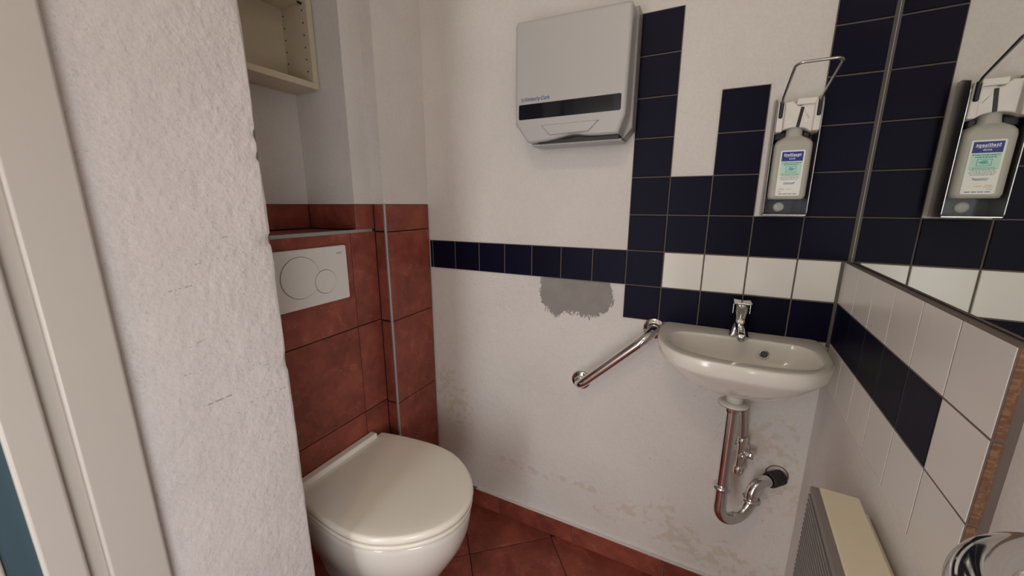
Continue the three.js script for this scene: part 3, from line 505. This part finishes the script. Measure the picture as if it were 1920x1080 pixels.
{ // single-lever tap
  const t = thing('basin_tap', 'small chrome lever tap standing on the back of the basin', 'tap', [-0.207, 0.8895, 0.045]);
  const sq = (hx, hz, r, y, dz = 0) => { const a = []; for (const [sx, sz, a0] of [[1, 1, 0], [-1, 1, 90], [-1, -1, 180], [1, -1, 270]]) for (let k = 0; k < 7; k++) { const q = (a0 + k * 15) * Math.PI / 180; a.push([sx * (hx - r) + Math.cos(q) * r, y, dz + sz * (hz - r) + Math.sin(q) * r]); } return a.reverse(); };
  part('body', loft([sq(0.0225, 0.020, 0.008, 0), sq(0.0225, 0.020, 0.008, 0.003), sq(0.0205, 0.018, 0.008, 0.008), sq(0.0165, 0.016, 0.008, 0.026), sq(0.014, 0.015, 0.008, 0.034), sq(0.0115, 0.0125, 0.008, 0.038), sq(0.0105, 0.0115, 0.008, 0.046)]), M.chrome, t);
  part('spout', loft([[0.010, 0.012, 0.030], [0.035, 0.0105, 0.0285], [0.060, 0.0095, 0.0235], [0.075, 0.009, 0.0175], [0.079, 0.008, 0.0155]].map(([z, hx, y]) => sq(hx, 0.0085, 0.005, 0).map((p) => [p[0], y + p[2], z])).map((r) => r.reverse())), M.chrome, t);
  part('cartridge', loft([sq(0.0115, 0.0115, 0.0112, 0.044), sq(0.0125, 0.0125, 0.012, 0.052), sq(0.0145, 0.0145, 0.013, 0.062), sq(0.0165, 0.0165, 0.013, 0.082), sq(0.016, 0.016, 0.013, 0.086)]), M.chrome, t);
  const lv = part('lever', loft([sq(0.0165, 0.018, 0.005, 0.084), sq(0.0205, 0.021, 0.005, 0.0875, 0.002), sq(0.0205, 0.022, 0.005, 0.0905, 0.003), sq(0.018, 0.019, 0.005, 0.0925, 0.002)]), M.chrome, t);
  part('lever_flap', [rbox(-0.0205, -0.0182, 0.060, 0.089, -0.012, 0.012, 0.001), rbox(0.0165, 0.0188, 0.062, 0.088, -0.012, 0.012, 0.001)], M.chrome, t);
}
{ // waste trap
  const t = thing('drain_trap', 'chrome waste pipe and bottle bend under the basin', 'pipe', [0, 0, 0]);
  const p = [-0.206, 0.14], q = [-0.128, 0.068], h = [-0.062, 0.004];
  part('cup', lathe([[0.0005, 0.7475], [0.018, 0.7475], [0.030, 0.7465], [0.0345, 0.743], [0.034, 0.741], [0.028, 0.737], [0.019, 0.730], [0.0005, 0.730]], [0, 1, 0], [p[0], 0, p[1]]), M.ceramic, t, 'white cup under the basin outlet');
  part('cup_rim', new THREE.TorusGeometry(0.0335, 0.0009, 8, 48).rotateX(Math.PI / 2).translate(p[0], 0.7405, p[1]), M.biscuit, t, 'brown line around the cup');
  part('down_pipe', lathe([[0.0175, 0.737], [0.0185, 0.722], [0.0148, 0.719], [0.0148, 0.50]], [0, 1, 0], [p[0], 0, p[1]]), M.chrome, t);
  const bend = []; const half = 0.053, yc = 0.448;
  for (let k = 0; k <= 24; k++) { const a = Math.PI + (k / 24) * Math.PI, c = (1 + Math.cos(a)) / 2; bend.push(V(p[0] + (q[0] - p[0]) * c, yc + Math.sin(a) * 0.054, p[1] + (q[1] - p[1]) * c)); }
  const pts = [V(p[0], 0.505, p[1]), V(p[0], 0.475, p[1]), ...bend.slice(1, -1), V(q[0], 0.455, q[1])];
  part('u_bend', new THREE.TubeGeometry(new THREE.CatmullRomCurve3(pts, false, 'centripetal'), 90, 0.0155, 24), M.chrome, t);
  for (const [c, y] of [[p, 0.506], [q, 0.440]]) part('coupling_nut', lathe([[0.0145, -0.007], [0.0190, -0.007], [0.0222, -0.0045], [0.0230, -0.001], [0.0222, 0.0028], [0.0185, 0.0048], [0.0145, 0.0048]], [0, 1, 0], [c[0], y, c[1]], 32), M.chrome, t);
  part('outlet_elbow', tube([[q[0], 0.436, q[1]], [q[0], 0.486, q[1]], [q[0] * 0.45 + h[0] * 0.55, 0.484, q[1] * 0.45 + h[1] * 0.55]], 0.0152, 0.034, 60, 24), M.chrome, t);
  const dir = V(h[0] - q[0], 0, h[1] - q[1]).normalize();
  part('rubber_sleeve', lathe([[0.0150, -0.036], [0.0195, -0.036], [0.0205, -0.031], [0.0198, 0.006], [0.0005, 0.006]], dir.toArray(), [h[0], 0.4845, h[1]]), M.rubber, t, 'black rubber sleeve');
  part('wall_hole_rim', new THREE.TorusGeometry(0.026, 0.0016, 8, 40).translate(-0.066, 0.487, -0.0055), M.biscuit, t, 'rusty ring around the wall hole');
}
{ // stop valve and hose
  const t = thing('stop_valve', 'small chrome angle stop valve with hose behind the waste pipe', 'valve', [-0.158, 0.545, -0.006]); t.scale.setScalar(1.2);
  part('valve_body', lathe([[0.0005, 0], [0.019, 0], [0.017, 0.005], [0.009, 0.007], [0.009, 0.045], [0.0005, 0.046]], [0, 0, 1], [0, 0, 0]), M.chrome, t);
  part('valve_neck', lathe([[0.008, -0.03], [0.008, 0.030], [0.0105, 0.031], [0.0105, 0.044], [0.006, 0.046]], [0, 1, 0], [-0.004, 0, 0.036]), M.chrome, t);
  part('valve_handle', lathe([[0.0005, -0.052], [0.008, -0.051], [0.0115, -0.045], [0.011, -0.032], [0.007, -0.026], [0.0005, -0.026]], [0, 1, 0], [-0.004, 0, 0.036]), M.chrome, t);
  part('side_cap', lathe([[0.0005, 0.022], [0.009, 0.022], [0.010, 0.018], [0.010, 0.004], [0.0005, 0.004]], [1, 0, 0.2], [0, 0.004, 0.030]), M.chrome, t);
  part('hose', tube([[-0.004, 0.044, 0.036], [-0.012, 0.13, 0.045], [-0.026, 0.178, 0.045]], 0.0052, 0.05, 40, 12), M.steel, t, 'braided steel hose');
}

// ───────────────────────── grab rails
function rail(name, label, pts, r, bend, flanges, fr, turn) {
  const t = thing(name, label, 'grab rail', [0, 0, 0], turn || 0, undefined);
  part('bar', tube(pts, r, bend, 140, 24), M.chrome, t);
  for (const [at, ax] of flanges) {
    const f = part('flange', lathe([[0.0005, 0.0], [fr, 0.0], [fr, 0.004], [fr * 0.93, 0.0085], [fr * 0.62, 0.011], [r * 1.25, 0.013], [r * 1.22, 0.020], [r * 0.98, 0.021]], ax, at, 48), M.chrome, t);
    const e1 = V(...ax).cross(Math.abs(ax[1]) > 0.5 ? V(1, 0, 0) : V(0, 1, 0)).normalize(), e2 = V(...ax).cross(e1);
    for (let k = 0; k < 3; k++) { const a = 0.7 + k * 2.094, p = V(...at).addScaledVector(V(...ax), 0.0095).addScaledVector(e1, Math.cos(a) * fr * 0.74).addScaledVector(e2, Math.sin(a) * fr * 0.74); part('screw', lathe([[0.0005, 0.0018], [0.0026, 0.0012], [0.003, -0.001]], ax, p.toArray(), 14), M.steel, f); }
  }
  return t;
}
rail('grab_rail', 'short chrome grab rail slanting down left of the basin', [[-0.417, 0.862, -0.004], [-0.417, 0.862, 0.062], [-0.632, 0.650, 0.062], [-0.632, 0.650, -0.004]], 0.0140, 0.046, [[[-0.417, 0.862, -0.006], [0, 0, 1]], [[-0.632, 0.650, -0.006], [0, 0, 1]]], 0.0315);
rail('grab_rail', 'horizontal chrome grab rail on the right wall, cut off by the bottom right corner', [[0.012, 0.960, 0.758], [-0.090, 0.960, 0.758], [-0.090, 0.960, 1.10], [0.012, 0.960, 1.10]], 0.0185, 0.098, [[[0.010, 0.960, 0.758], [-1, 0, 0]], [[0.010, 0.960, 1.10], [-1, 0, 0]]], 0.032, -TH);

// ───────────────────────── convector heater under the tiled panel
{
  const t = thing('wall_heater', 'cream convector heater with grey ribbed front on the right wall', 'heater', [-0.0395, 0, 0.412], -0.055);
  const L = 0.62, y1 = 0.7476, y0 = 0.28;
  part('casing', rbox(-0.0535, 0, y0, y1, 0, L, 0.003), M.heater, t);
  part('mounting_rail', box(0, 0.0125, y0 + 0.05, y1 - 0.022, 0.006, L - 0.02), M.heater, t);
  part('grille_backing', box(-0.0560, -0.052, y0 + 0.004, y1 - 0.004, 0.002, L - 0.002), M.heaterGrey, t);
  part('grille_lip', rbox(-0.0655, -0.0535, y1 - 0.012, y1 - 0.0015, 0.001, L - 0.001, 0.002), M.heaterGrey, t);
  const fin = rbox(-0.0662, -0.0545, -0.0028, 0.0028, 0.001, L - 0.001, 0.001, 1);
  for (let k = 0; k < 44; k++) { const f = part('fin', fin, M.heaterGrey, t); f.position.set(0, y1 - 0.020 - k * 0.0098, 0.0004 * (k % 2)); }
}
renderer.render(scene, camera);
